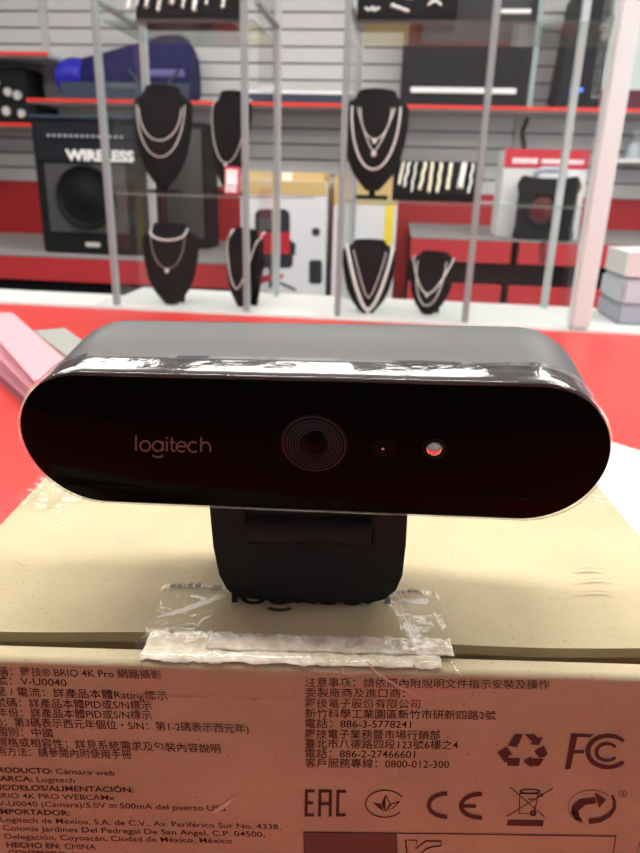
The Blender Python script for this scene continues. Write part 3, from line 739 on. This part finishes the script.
def necklace(bt, label, a, z0, z1, r, mkey='silver', pend=None, skew=0.0, pw=1.0, bead=True):
    t, front, hw = bt; r *= .72; M = mw(t); pts = []; N = 90
    for i in range(N + 1):
        ph = pi * i / N; x = a * hw * cos(ph) if pw == 1 else a * hw * (1 - 2 * i / N); s = sin(ph) if pw == 1 else 1 - abs(1 - 2 * i / N) ** pw; z = z0 + (z1 - z0) * s
        x += skew * hw * s
        tt = 0
        pts.append(Vector((x, front(x, z) - r * 1.05, z)))
    # ends run back over the neck
    c = thing('necklace', label, 'necklace', M @ Vector((0, front(0, z0), z0)), t.rotation_euler.z, 'silver necklaces on the busts')
    IM = inv(c) @ M
    back = lambda p: [p + Vector((0, hw * .12, .004)), p + Vector((0, hw * .22, .005))]
    pts = list(reversed(back(pts[0]))) + pts + back(pts[-1])
    b = MB(); b.tube([IM @ p for p in pts], r, 7, rf=(lambda i: 1.15 if i % 2 else .72) if bead else None); b.build('chain', MAT[mkey], c, smooth='all')
    if pend:
        x = skew * hw; p = Vector((x, front(x, z1) - .004, z1 - pend * .9)); b = MB(); b.ball(IM @ p, pend, 10, (1.0, .5, 1.15)); b.build('pendant', MAT[mkey], c, smooth='all')
    return c
ZS = HC - .024 + .0005
def xy(px, py, Y): return at_y(px, py, Y)
# upper glass shelf, left case
B1 = bust('large black bust wearing two plain chains, on the left case glass shelf', -.448, 1.305, ZS, .112, .185, .05, stand=.010)
necklace(B1, 'long plain silver chain, outer one on the large bust in the left case', .80, .150, .062, .0016)
necklace(B1, 'short plain silver chain, inner one on the large bust in the left case', .70, .145, .090, .0016)
B2 = bust('black bust standing beside the red ring box on the left case glass shelf', -.325, 1.315, ZS, .088, .180, -.35, stand=.012)
necklace(B2, 'silver chain with small clasp on the bust above the red ring box', .85, .160, .055, .0014, pend=.0035, skew=.12)
# ledge, left case
B4 = bust('black bust with a bar pendant, standing on the white ledge in the left case', -.430, 1.265, ZL, .110, .150, .03, lean=.2)
necklace(B4, 'thick silver choker on the bust with the bar pendant', .62, .136, .121, .0030)
necklace(B4, 'thin silver chain with a silver bar on the left ledge bust', .58, .125, .070, .0006, pend=.0042, bead=False)
B5 = bust('black bust turned sideways on the white ledge between the left case posts', -.290, 1.275, ZL, .092, .146, -.55, lean=.2)
necklace(B5, 'silver rope chain on the sideways bust between the left case posts', .88, .135, .035, .0021, pw=1.8)
# right case
B3 = bust('tall black bust layered with silver chains on the right case glass shelf', -.053, 1.300, ZS, .118, .182, .02, stand=.014)
necklace(B3, 'thick outer silver chain on the layered bust in the right case', .72, .150, .050, .0030)
necklace(B3, 'middle silver chain with round drop pendant on the layered bust', .55, .150, .080, .0016, pend=.0045, pw=1.4)
necklace(B3, 'shortest silver chain with pendant on the layered bust', .46, .150, .100, .0016, pend=.0038)
B6 = bust('tilted black bust with a broad silver chain on the right case ledge', -.050, 1.270, ZL, .100, .136, .12, lean=.35)
necklace(B6, 'broad flat silver chain with bright clasp on the tilted ledge bust', .84, .118, .008, .0050, pend=.004, pw=1.7)
necklace(B6, 'thin silver chain inside the broad one on the tilted ledge bust', .60, .112, .030, .0014, pw=1.4)
B7 = bust('small black bust leaning beside the middle post on the right case ledge', .066, 1.285, ZL, .088, .118, -.3, lean=.35)
necklace(B7, 'dull silver chain on the small bust beside the middle post', .85, .100, .040, .0024, pend=.003, pw=1.8)
necklace(B7, 'lower silver chain on the small bust beside the middle post', .62, .095, .018, .0018)

# ------------------------------------------------------------------ trays and bracelets
def tray(label, x0, x1, z, h, yf, depth):
    t = thing('bracelet_tray', label, 'jewellery tray', ((x0 + x1) / 2, yf, z), 0); hw = (x1 - x0) / 2
    b = MB(); b.prism([(0, 0), (0, .012), (depth, h), (depth + .02, h), (depth + .02, 0)], lambda y, zz: Vector((-hw, y, zz)), lambda y, zz: Vector((hw, y, zz)))
    b.build('tray_ramp', MAT['velvet'], t, bevel=.001)
    return lambda zz: yf + depth * max(0, (zz - .012)) / (h - .012)
ORD = ['first', 'second', 'third', 'fourth', 'fifth', 'sixth', 'seventh', 'eighth', 'ninth', 'tenth']
def bracelet(label, x, fy, z, zt, zb, r, mkey, group):
    """a bracelet laid down the ramp from height zt to height zb above z"""
    c = thing('bracelet', label, 'bracelet', (x, fy(zb), z + zb), 0, group); b = MB(); pts = []
    N = 26; wob = random.uniform(-.0012, .0012); r *= .85; sl_ = random.uniform(-.008, -.003)
    for i in range(N + 1):
        zz = zb + (zt - zb) * i / N; pts.append(Vector((wob * sin(i * .5) + sl_ * (1 - i / N), fy(zz) - fy(zb) - r * .9, zz - zb)))
    b.tube(pts, r, 8, rf=lambda i: 1.2 if i % 3 else .65); b.build('links', MAT[mkey], c, smooth='all')
fy = tray('black velvet tray of bracelets on the top shelf of the left case', -.470, -.302, HC + .2505, .10, 1.262, .045)
for i, (px, r) in enumerate(((139, .0038), (147, .0026), (156, .0036), (168, .0032), (181, .0042), (193, .0030), (202, .0040), (215, .0026), (229, .0030))):
    x = xy(px, 5, 1.30).x
    bracelet('%s silver bracelet from the left on the top left velvet tray' % ORD[i], x, fy, HC + .2505, .095, .017 + .005 * ((i * 5) % 3), r * 1.15, 'silver', 'bracelets on the top left tray')
fy = tray('black velvet tray of pale bracelets on the right case glass shelf', -.016, .140, ZS, .068, 1.272, .05)
for i, (px, pb, r, mk) in enumerate(((402, 185, .0030, 'gold'), (408, 187, .0026, 'silver'), (415, 197, .0022, 'silver'), (424, 190, .0034, 'gold'), (431, 197, .0034, 'gold'), (440, 196, .0034, 'gold'), (450, 190, .0036, 'gold'), (463, 189, .0058, 'silver'), (472, 193, .0026, 'silver'))):
    x = xy(px, 185, 1.3).x; zb = xy(px, pb, 1.29).z - ZS
    bracelet('%s bracelet from the left on the tray right of the layered bust' % ORD[i], x, fy, ZS, .064, max(.014, zb), r, mk, 'bracelets on the right case tray')
fy = tray('black velvet tray of silver brooches on the top shelf of the right case', -.092, .072, HC + .2505, .085, 1.262, .045)
for i, (px, py, lab, n, sp) in enumerate(((373, 14, 'dull grey silver brooch at the left of the top right velvet tray', 7, .010), (400, 13, 'long bright silver brooch in the middle of the top right velvet tray', 10, .012), (408, 2, 'small silver brooch above the long one on the top right tray', 5, .006), (434, 9, 'fan shaped silver brooch at the right of the top right velvet tray', 9, .010))):
    p = xy(px, py, 1.30); zz = p.z - HC - .2485; c = thing('brooch', lab, 'brooch', (p.x, fy(zz), p.z), 0, 'brooches on the top right tray')
    sl = .045 / .073; b = MB()
    for k in range(n):
        u = (k / (n - 1) - .5) * 2
        dz = (-u * .35 * sp if i == 1 else (1 - u * u) * sp * .6 if i == 3 else random.uniform(-.4, .4) * sp); q = Vector((u * sp, dz * sl - .0015, dz))
        b.ball(q, sp * random.uniform(.22, .34), 7, (1.1, .6, .9))
    b.build('stones', MAT['silver'], c, smooth='all')
    b = MB(); b.tube([Vector((-sp * .8, 0, 0)), Vector((0, 0, 0)), Vector((sp * .8, 0, 0))], .0008, 6); b.build('pin_bar', MAT['silver'], c)
# red ring box
p = xy(233, 187, 1.27); rb = thing('ring_box', 'small open red ring box with white lining under the left case bust', 'ring box', (p.x, 1.262, ZS), .15)
MB().span((-.014, -.012, 0), (.014, .012, .014)).build('box_base', MAT['ringbox'], rb, bevel=.001)
MB().span((-.0115, -.0123, .004), (.0095, -.0119, .018)).span((-.0115, -.0119, .0135), (.0095, .009, .018)).build('lining', MAT['satin'], rb)
lidr = MB(); lidr.box((0, .017, .031), (.028, .009, .034), Matrix.Rotation(-.25, 3, 'X')); rl = lidr.build('box_lid', MAT['ringbox'], rb, bevel=.001)
l2 = MB(); l2.box((-.001, .0118, .031), (.021, .002, .026), Matrix.Rotation(-.25, 3, 'X')); l2.build('lid_lining', MAT['satin'], rl)

# ------------------------------------------------------------------ red platforms along the back wall
def platform(name, label, x0, x1, yf, rows, top):
    t = thing(name, label, 'platform', ((x0 + x1) / 2, yf, 0)); hw = (x1 - x0) / 2
    MB().span((-hw, 0, HC + top - .006), (hw, YW - .018 - yf, HC + top)).build('top_board', MAT['grey_top'], t)
    MB().span((-hw + .004, .03, 0), (hw - .004, YW - .02 - yf, HC + top - .006)).build('carcass', MAT['recess'], t)
    for (za, zb, splits) in rows:
        xs = [-hw] + [s - (x0 + x1) / 2 for s in splits] + [hw]
        for a, c in zip(xs, xs[1:]): MB().span((a + (.014 if a > -hw else 0), 0, HC + zb), (c - (.014 if c < hw else 0), .03, HC + za - .006)).build('red_fascia', MAT['red_board'], t, bevel=.002)
    return t
platform('display_platform', 'low grey topped platform with red front under the black amplifier', -3.4, -.63, 2.72, [(-.316, -.42, [])], -.316)
sx1 = at_y(515, 250, 2.7).x
platform('display_platform', 'two tier grey topped platform with red fronts under the boxed speaker', .05, 2.3, 2.70, [(-.183, -.272, [sx1]), (-.350, -.44, [sx1 - .02])], -.183)

# wall shelves with red front lips
def wall_shelf(label, x0, x1, z, lab2=None):
    t = thing('wall_shelf', label, 'shelf', ((x0 + x1) / 2, 3.5, z)); hw = (x1 - x0) / 2
    MB().span((-hw, 0.01, -.016), (hw, YW - .013 - 3.5, 0)).build('shelf_board', MAT['grey_paint'], t)
    MB().span((-hw, 0, -.010), (hw, .01, .007)).build('front_lip', MAT['red_lip'], t, bevel=.003)
    return t
ZSH = HC + .356
wall_shelf('long wall shelf with red edge carrying the bag and the screen', -1.90, 2.3, ZSH)
wall_shelf('short upper red edged shelf at the far left', -3.3, -1.76, HC + .562)
wall_shelf('short lower red edged shelf at the far left under the black mixer', -3.3, -1.86, HC + .241)

# things on the shelves
mx = thing('audio_mixer', 'black mixer with chrome knobs at the left end of the shelves', 'mixer', (-2.03, 3.56, HC + .2415))
MB().span((-.22, -.05, 0), (.17, .20, .10)).span((-.22, .02, .10), (.10, .20, .27)).build('case_body', MAT['amp'], mx, bevel=.006)
for (dx, dz, r) in ((.02, .06, .022), (.10, .05, .020), (-.06, .07, .02), (.0, .155, .02), (.05, .14, .022), (-.06, .20, .018)):
    MB().cyl((dx, (-.05 if dz < .1 else .02) - .006, dz), r, .014, 'Y', 16).build('knob', MAT['silver'], mx)
bag = thing('duffel_bag', 'navy duffel bag lying along the red edged shelf at the left', 'bag', (-1.33, 3.662, ZSH))
b = MB(); rings = []
for i in range(21):
    u = i / 20; x = -.40 + .66 * u; hgt = (.185 + .135 * min(1, u * 1.3)) * (.8 if i in (0, 20) else .95 if i in (1, 19) else 1); wv = .10
    rings.append([Vector((x, wv * cos(2 * pi * k / 24), max(.0, hgt / 2 + hgt / 2 * sin(2 * pi * k / 24) * 1.0) + .004 * sin(7 * u + k))) for k in range(24)])
b.loft(rings); b.build('bag_body', MAT['blue'], bag, smooth=True)
b = MB(); rings = []
for i in range(9):
    u = i / 8; x = -.43 + .13 * u; hgt = .165 + .02 * sin(u * 3)
    rings.append([Vector((x, .112 * cos(2 * pi * k / 20), hgt / 2 + .03 + (hgt / 2) * sin(2 * pi * k / 20))) for k in range(20)])
b.loft(rings); tag(b.build('end_pocket', MAT['blue_bright'], bag, smooth=True), 'bright blue end pocket', None)
b = MB(); rings = [[Vector((x, .106 * cos(2 * pi * k / 24) , .13 + .128 * sin(2 * pi * k / 24))) for k in range(24)] for x in (.06, .18, .30)]
b.loft([[Vector((x, .104 * cos(radians(a)) * (1.02),   .150 + .150 * sin(radians(a)) * .5 )) for a in range(180, 361, 12)] + [Vector((x, -.02, .13))] for x in (.02, .13, .235)])
tag(b.build('sheen_band', MAT['blue_sheen'], bag), 'painted lavender reflection on the side', None)
b = MB(); b.tube([Vector((-.05 + .26 * i / 16, -.105 - .01 * sin(pi * i / 16), .15 - .10 * sin(pi * i / 16))) for i in range(17)], .008, 8); b.build('carry_strap', MAT['slate'], bag, smooth=True)
sb = thing('flat_case', 'slate blue flat case in front of the duffel bag', 'case', (-1.42, 3.512, ZSH)); MB().span((-.30, 0, .0), (.36, .022, .085)).build('case_body', MAT['slate'], sb, bevel=.004); MB().span((-.03, -.004, .05), (.05, 0, .06)).build('latch', MAT['ampgrey'], sb)
kb = thing('long_carton', 'long navy carton with white top edge on the shelf behind the case posts', 'carton', (-.40, 3.56, ZSH))
xa, xb = at_y(246, 88, 3.55).x + .40, at_y(382, 88, 3.55).x + .40
MB().span((xa, 0, .0), (xb, .14, .052)).build('carton_body', MAT['slate'], kb); MB().span((xa - .002, -.002, .052), (xb + .002, .142, .066)).build('white_lid', MAT['white_print'], kb)
# screen
x0, x1 = at_y(402, 60, 3.52).x, at_y(533, 60, 3.52).x
tv = thing('flat_screen', 'large dark flat screen standing on the red edged shelf', 'screen', ((x0 + x1) / 2, 3.55, ZSH)); hw = (x1 - x0) / 2
MB().span((-hw, 0, .0), (hw, .05, .50)).build('cabinet', MAT['bezel'], tv, bevel=.006)
MB().span((-hw + .02, -.003, .05), (hw - .035, 0, .48)).build('screen_glass', MAT['screen'], tv)
MB().span((-hw + .05, -.006, .064), (hw - .055, -.001, .088)).build('white_strip', MAT['white_print'], tv, bevel=.002)  # plain white strip across the lower screen
MB().span((.03 + hw * .35, -.006, .392), (hw - .03, -.001, .41)).build('white_strip', MAT['white_print'], tv, bevel=.002)
MB().span((hw + .001, -.004, .0), (hw + .026, .045, .50)).build('silver_side', MAT['alu'], tv)
pc = thing('computer_tower', 'black computer tower with a blue lamp right of the flat screen', 'computer', ((at_y(561, 60, 3.52).x + at_y(592, 60, 3.52).x) / 2 + .02, 3.53, ZSH))
b = MB(); b.prism([(-.085, 0), (.095, 0), (.10, .48), (-.05, .48)], lambda x, z: Vector((x, 0, z)), lambda x, z: Vector((x, .22, z))); b.build('tower_case', MAT['bezel'], pc, bevel=.004)
MB().span((-.03, -.004, .075), (.03, 0, .092)).build('lamp_strip', MAT['led'], pc)
b = MB(); p = at_y(527, 110, 3.77); b.tube([Vector((p.x + .008 * sin(i * .6), 3.772, p.z - .013 * i)) for i in range(16)], .010, 8)
tag(b.build('power_cable', MAT['cable'], smooth=True), 'dark cable hanging on the slat wall below the flat screen', 'cable')
# things on the far right
mc = thing('maroon_carton', 'maroon carton with pale green painted glass reflection at the right end of the shelf', 'carton', (at_y(625, 60, 3.55).x + .03, 3.56, ZSH))
MB().span((-.12, 0, 0), (.30, .18, .09)).build('carton_body', MAT['maroon'], mc); MB().span((-.10, .05, .09), (.28, .09, .46)).build('reflection_panel', MAT['palegreen'], mc)
b = MB(); p = at_y(612, 158, 3.5); q = at_y(640, 158, 3.5)
sh = thing('wall_shelf', 'small white edged shelf on the slat wall at the far right', 'shelf', (p.x + .2, 3.6, p.z)); MB().span((-.19, 0, -.012), (.6, .186, 0)).build('shelf_board', MAT['grey_paint'], sh); MB().span((-.19, -.01, -.016), (.6, 0, .004)).build('front_lip', MAT['white'], sh); b.bm.free()
p = at_y(634, 150, 3.65)
bo = thing('bottle', 'pale grey bottle on the small white edged shelf', 'bottle', (p.x, 3.66, sh.location.z + .0005))
b = MB(); b.loft([[Vector((r * cos(2 * pi * k / 20), r * sin(2 * pi * k / 20), z)) for k in range(20)] for z, r in ((0, .032), (.004, .036), (.07, .036), (.085, .028), (.095, .014), (.115, .013))]); b.build('bottle_body', MAT['bottle'], bo, smooth=True)
MB().cyl((0, 0, .124), .015, .018, 'Z', 16).build('cap', MAT['white'], bo)
# printer like machine behind the white post
pr = thing('receipt_printer', 'white topped grey printer behind the white post at the far right', 'printer', (.56, 1.27, ZL))
MB().span((-.15, 0, 0), (.16, .14, .034)).build('lower_body', MAT['print_grey'], pr, bevel=.004)
MB().span((-.15, .002, .034), (.16, .14, .082)).build('upper_body', MAT['greyblue'], pr, bevel=.006)
b = MB(); b.prism([(-.15, .086), (-.02, .082), (.0, .100), (.06, .104), (.10, .108), (.12, .125), (.03, .136), (-.15, .128)], lambda x, z: Vector((x, .004, z)), lambda x, z: Vector((x, .13, z))); b.build('white_lid', MAT['white'], pr)
MB().span((-.01, .012, .082), (.13, .12, .100)).build('paper_slot', MAT['recess'], pr)

# ------------------------------------------------------------------ amplifier on the left platform
p0, p1 = at_y(36, 255, 2.85), at_y(137, 262, 2.85)
am = thing('guitar_amplifier', 'large black wireless amplifier with round speaker on the left platform', 'amplifier', ((p0.x + p1.x) / 2 + .035, 2.85, HC - .3155)); hw = .225; H = .535
MB().span((-hw, 0, 0), (hw, .30, H)).build('cabinet', MAT['amp'], am, bevel=.008)
MB().span((-hw + .012, -.006, .375), (hw - .012, 0, H - .012)).build('control_panel', MAT['bezel'], am)
MB().span((-hw - .008, -.006, H), (hw + .008, .305, H + .016)).build('top_plate', MAT['slate'], am, bevel=.006)
MB().span((-hw + .045, -.006, .09), (hw - .055, 0, .365)).build('speaker_frame', MAT['ampgrey'], am)
b = MB(); cz = .235; ox = -.005
b.loft([[Vector((ox + r * cos(2 * pi * k / 40), y, cz + r * sin(2 * pi * k / 40))) for k in range(40)] for y, r in ((-.007, .130), (-.020, .128), (-.022, .120), (-.010, .112), (-.009, .05), (-.016, .038))]); b.build('speaker_cone', MAT['cone'], am, smooth=True)
b = MB(); put_text(b, 'WIRELESS', lambda u, v, w: Vector((-hw + .145 + .295 * u / w, -.0085, .380 + v * .056)), .05); b.build('front_lettering', MAT['white_print'], am)
b = MB()
for k in range(14): b.cyl((-hw + .08 + k * .024, -.010, .472), .006, .008, 'Y', 10)
b.build('control_knobs', MAT['print_grey'], am)
MB().span((-.03, -.005, .030), (.035, 0, .050)).build('badge', MAT['silver'], am, bevel=.002)

q0, q1 = at_y(166, 245, 3.25), at_y(204, 122, 3.25)
dk = thing('speaker_tower', 'tall dark slate speaker tower right of the black amplifier', 'speaker', ((q0.x + q1.x) / 2, 3.25, HC - .3155)); w_ = (q1.x - q0.x) / 2; h_ = q1.z - dk.location.z
MB().span((-w_, 0, 0), (w_, .22, h_)).build('cabinet', MAT['amp'], dk, bevel=.006); MB().span((-w_ + .015, -.006, .05), (w_ - .015, 0, h_ - .03)).build('grille', MAT['ampgrey'], dk, bevel=.002)
# ------------------------------------------------------------------ cartons in the middle
c1 = thing('chair_carton', 'large white carton printed with office chair pictures behind the glass cases', 'carton', (-.44, 2.62, 0)); zt = HC + .008
pl = thing('floor_plinth', 'low black plinth on the floor under the white cartons', 'plinth', (-.31, 2.60, 0)); MB().span((-.31, 0, 0), (.345, .60, HC - .72)).build('plinth_block', MAT['recess'], pl)
zb = HC - .7195
MB().span((-.165, 0, zb), (.165, .25, zt)).build('carton_body', MAT['carton_white'], c1, bevel=.003)
I1 = inv(c1)
def pc1(x, y, d=.001): q = I1 @ at_y(x, y, 2.62); return Vector((q.x, -d, q.z))
def rr(x0, y0, x1, y1, r, n=5):
    P = []
    for (cx, cy, a) in ((x1 - r, y1 - r, 0), (x0 + r, y1 - r, 90), (x0 + r, y0 + r, 180), (x1 - r, y0 + r, 270)):
        P += [(cx + r * cos(radians(a + 90 * i / n)), cy + r * sin(radians(a + 90 * i / n))) for i in range(n + 1)]
    return P
b = MB(); poly(b, rr(309, 260, 322, 284, 3), pc1); b.build('printed_seat_side', MAT['print_black'], c1)
b = MB(); poly(b, rr(312, 228, 320, 236, 3), pc1); b.build('printed_headrest_side', MAT['print_black'], c1)
b = MB(); b.use(MAT['print_black']); poly(b, rr(255, 209, 290, 240, 7), pc1); poly(b, rr(252, 250, 293, 268, 5), lambda x, y: pc1(x, y, .0014))
poly(b, [(288, 238), (296, 244), (295, 256), (288, 252)], pc1); ribbon(b, [(271, 268), (271, 288)], 4, pc1); ribbon(b, [(256, 284), (271, 279), (296, 290)], 2.6, pc1)

b.use(MAT['print_red']); poly(b, [(253, 232), (290, 232), (290, 254), (253, 254)], lambda x, y: pc1(x, y, .0018)); poly(b, [(258, 276), (284, 274), (282, 279), (262, 282)], lambda x, y: pc1(x, y, .0012))
tag(b.build('printed_chair_picture', None, c1), 'printed black and red chair picture', None)
b = MB()
for (y, xa, xb, w) in ((190.5, 268, 299, 1.6), (197, 258, 314, 1.6)): ribbon(b, [(xa, y), (xb, y + .6)], w, pc1)
b.build('printed_lines', MAT['print_grey'], c1)
MB().span((-.163, -.0015, zt - .050), (.163, 0, zt - .002)).build('top_tape', MAT['carton_kraft'], c1)
k1 = thing('kraft_carton', 'flat golden kraft carton lying on top of the chair carton', 'carton', (-.43, 2.64, zt)); MB().span((-.16, 0, .0005), (.14, .22, .030)).build('carton_body', MAT['carton_kraft'], k1, bevel=.002); MB().span((-.02, -.001, .0005), (.02, 0, .030)).build('tape_seal', MAT['torn'], k1)
c2 = thing('tall_carton', 'tall white carton with a yellow corner stripe beside the right platform', 'carton', (-.125, 2.64, 0)); zt2 = HC + .03
MB().span((-.125, 0, zb), (.115, .25, zt2 - .1)).build('carton_body', MAT['carton_white'], c2, bevel=.003); MB().span((-.125, 0, zt2 - .0995), (.115, .25, zt2)).build('kraft_lid', MAT['carton_kraft'], c2, bevel=.002)
MB().span((.070, -.0015, zt2 - .30), (.104, 0, zt2 - .1)).build('yellow_stripe', MAT['yellow'], c2)

# ------------------------------------------------------------------ boxed portable speaker on the right platform
p0, p1 = at_y(498, 238, 2.86), at_y(575, 238, 2.86)
sc = thing('speaker_carton', 'white carton with red top band on the right platform', 'carton', ((p0.x + p1.x) / 2, 2.86, HC - .1825)); hw = (p1.x - p0.x) / 2 + .008
MB().span((-hw, 0, 0), (hw, .20, .33)).build('carton_body', MAT['carton_white'], sc, bevel=.003)
MB().span((-hw - .001, -.0015, .262), (hw + .001, 0, .331)).build('red_band', MAT['print_red'], sc)
b = MB(); 
for xa, xb, zz, hh in ((-hw + .03, -hw + .12, .278, .020), (-hw + .14, hw - .02, .280, .016)):
    x = xa
    while x < xb: w_ = random.uniform(.006, .011); b.span((x, -.0025, zz), (x + w_, -.0016, zz + hh)); x += w_ + .003
b.build('band_print', MAT['white_print'], sc)
ps = thing('portable_speaker', 'black portable speaker with red cone standing before the red banded carton', 'speaker', (at_y(541, 238, 2.76).x, 2.74, HC - .1825), -.12)
out = [(-.115, .01), (-.10, 0), (.10, 0), (.115, .01), (.108, .05), (.108, .17), (.118, .20), (.10, .235), (.05, .225), (-.05, .225), (-.10, .235), (-.118, .20), (-.108, .17), (-.108, .05)]
b = MB(); b.prism(out, lambda x, z: Vector((x, 0, z)), lambda x, z: Vector((x * .96, .09, z))); b.build('speaker_body', MAT['amp'], ps, bevel=.004)
b = MB(); b.loft([[Vector((-.015 + r * cos(2 * pi * k / 32), y, .115 + r * sin(2 * pi * k / 32))) for k in range(32)] for y, r in ((-.001, .062), (-.010, .060), (-.010, .052), (-.003, .046))]); rg = b.build('cone_ring', MAT['cone'], ps, smooth=True)
b = MB(); b.loft([[Vector((-.015 + r * cos(2 * pi * k / 32), y, .115 + r * sin(2 * pi * k / 32))) for k in range(32)] for y, r in ((-.004, .045), (-.0055, .02), (-.009, .012))]); tag(b.build('red_cone', MAT['cone_red'], ps, smooth=True), 'red cone', None)
b = MB(); b.tube([Vector((-.055, .03, .215)), Vector((-.05, .02, .245)), Vector((-.03, .02, .256)), Vector((.03, .02, .256)), Vector((.05, .02, .245)), Vector((.055, .03, .215))], .012, 8); tag(b.build('carry_handle', MAT['print_grey'], ps, smooth=True), 'grey carry handle', None)
b = MB(); p = at_y(544, 240, 2.69); b.tube([Vector((p.x + .001 * i, 2.690, p.z + .012 - .012 * i)) for i in range(9)], .005, 6)
tag(b.build('speaker_cable', MAT['cable'], smooth=True), 'thin black cable hanging down the red platform front below the portable speaker', 'cable')
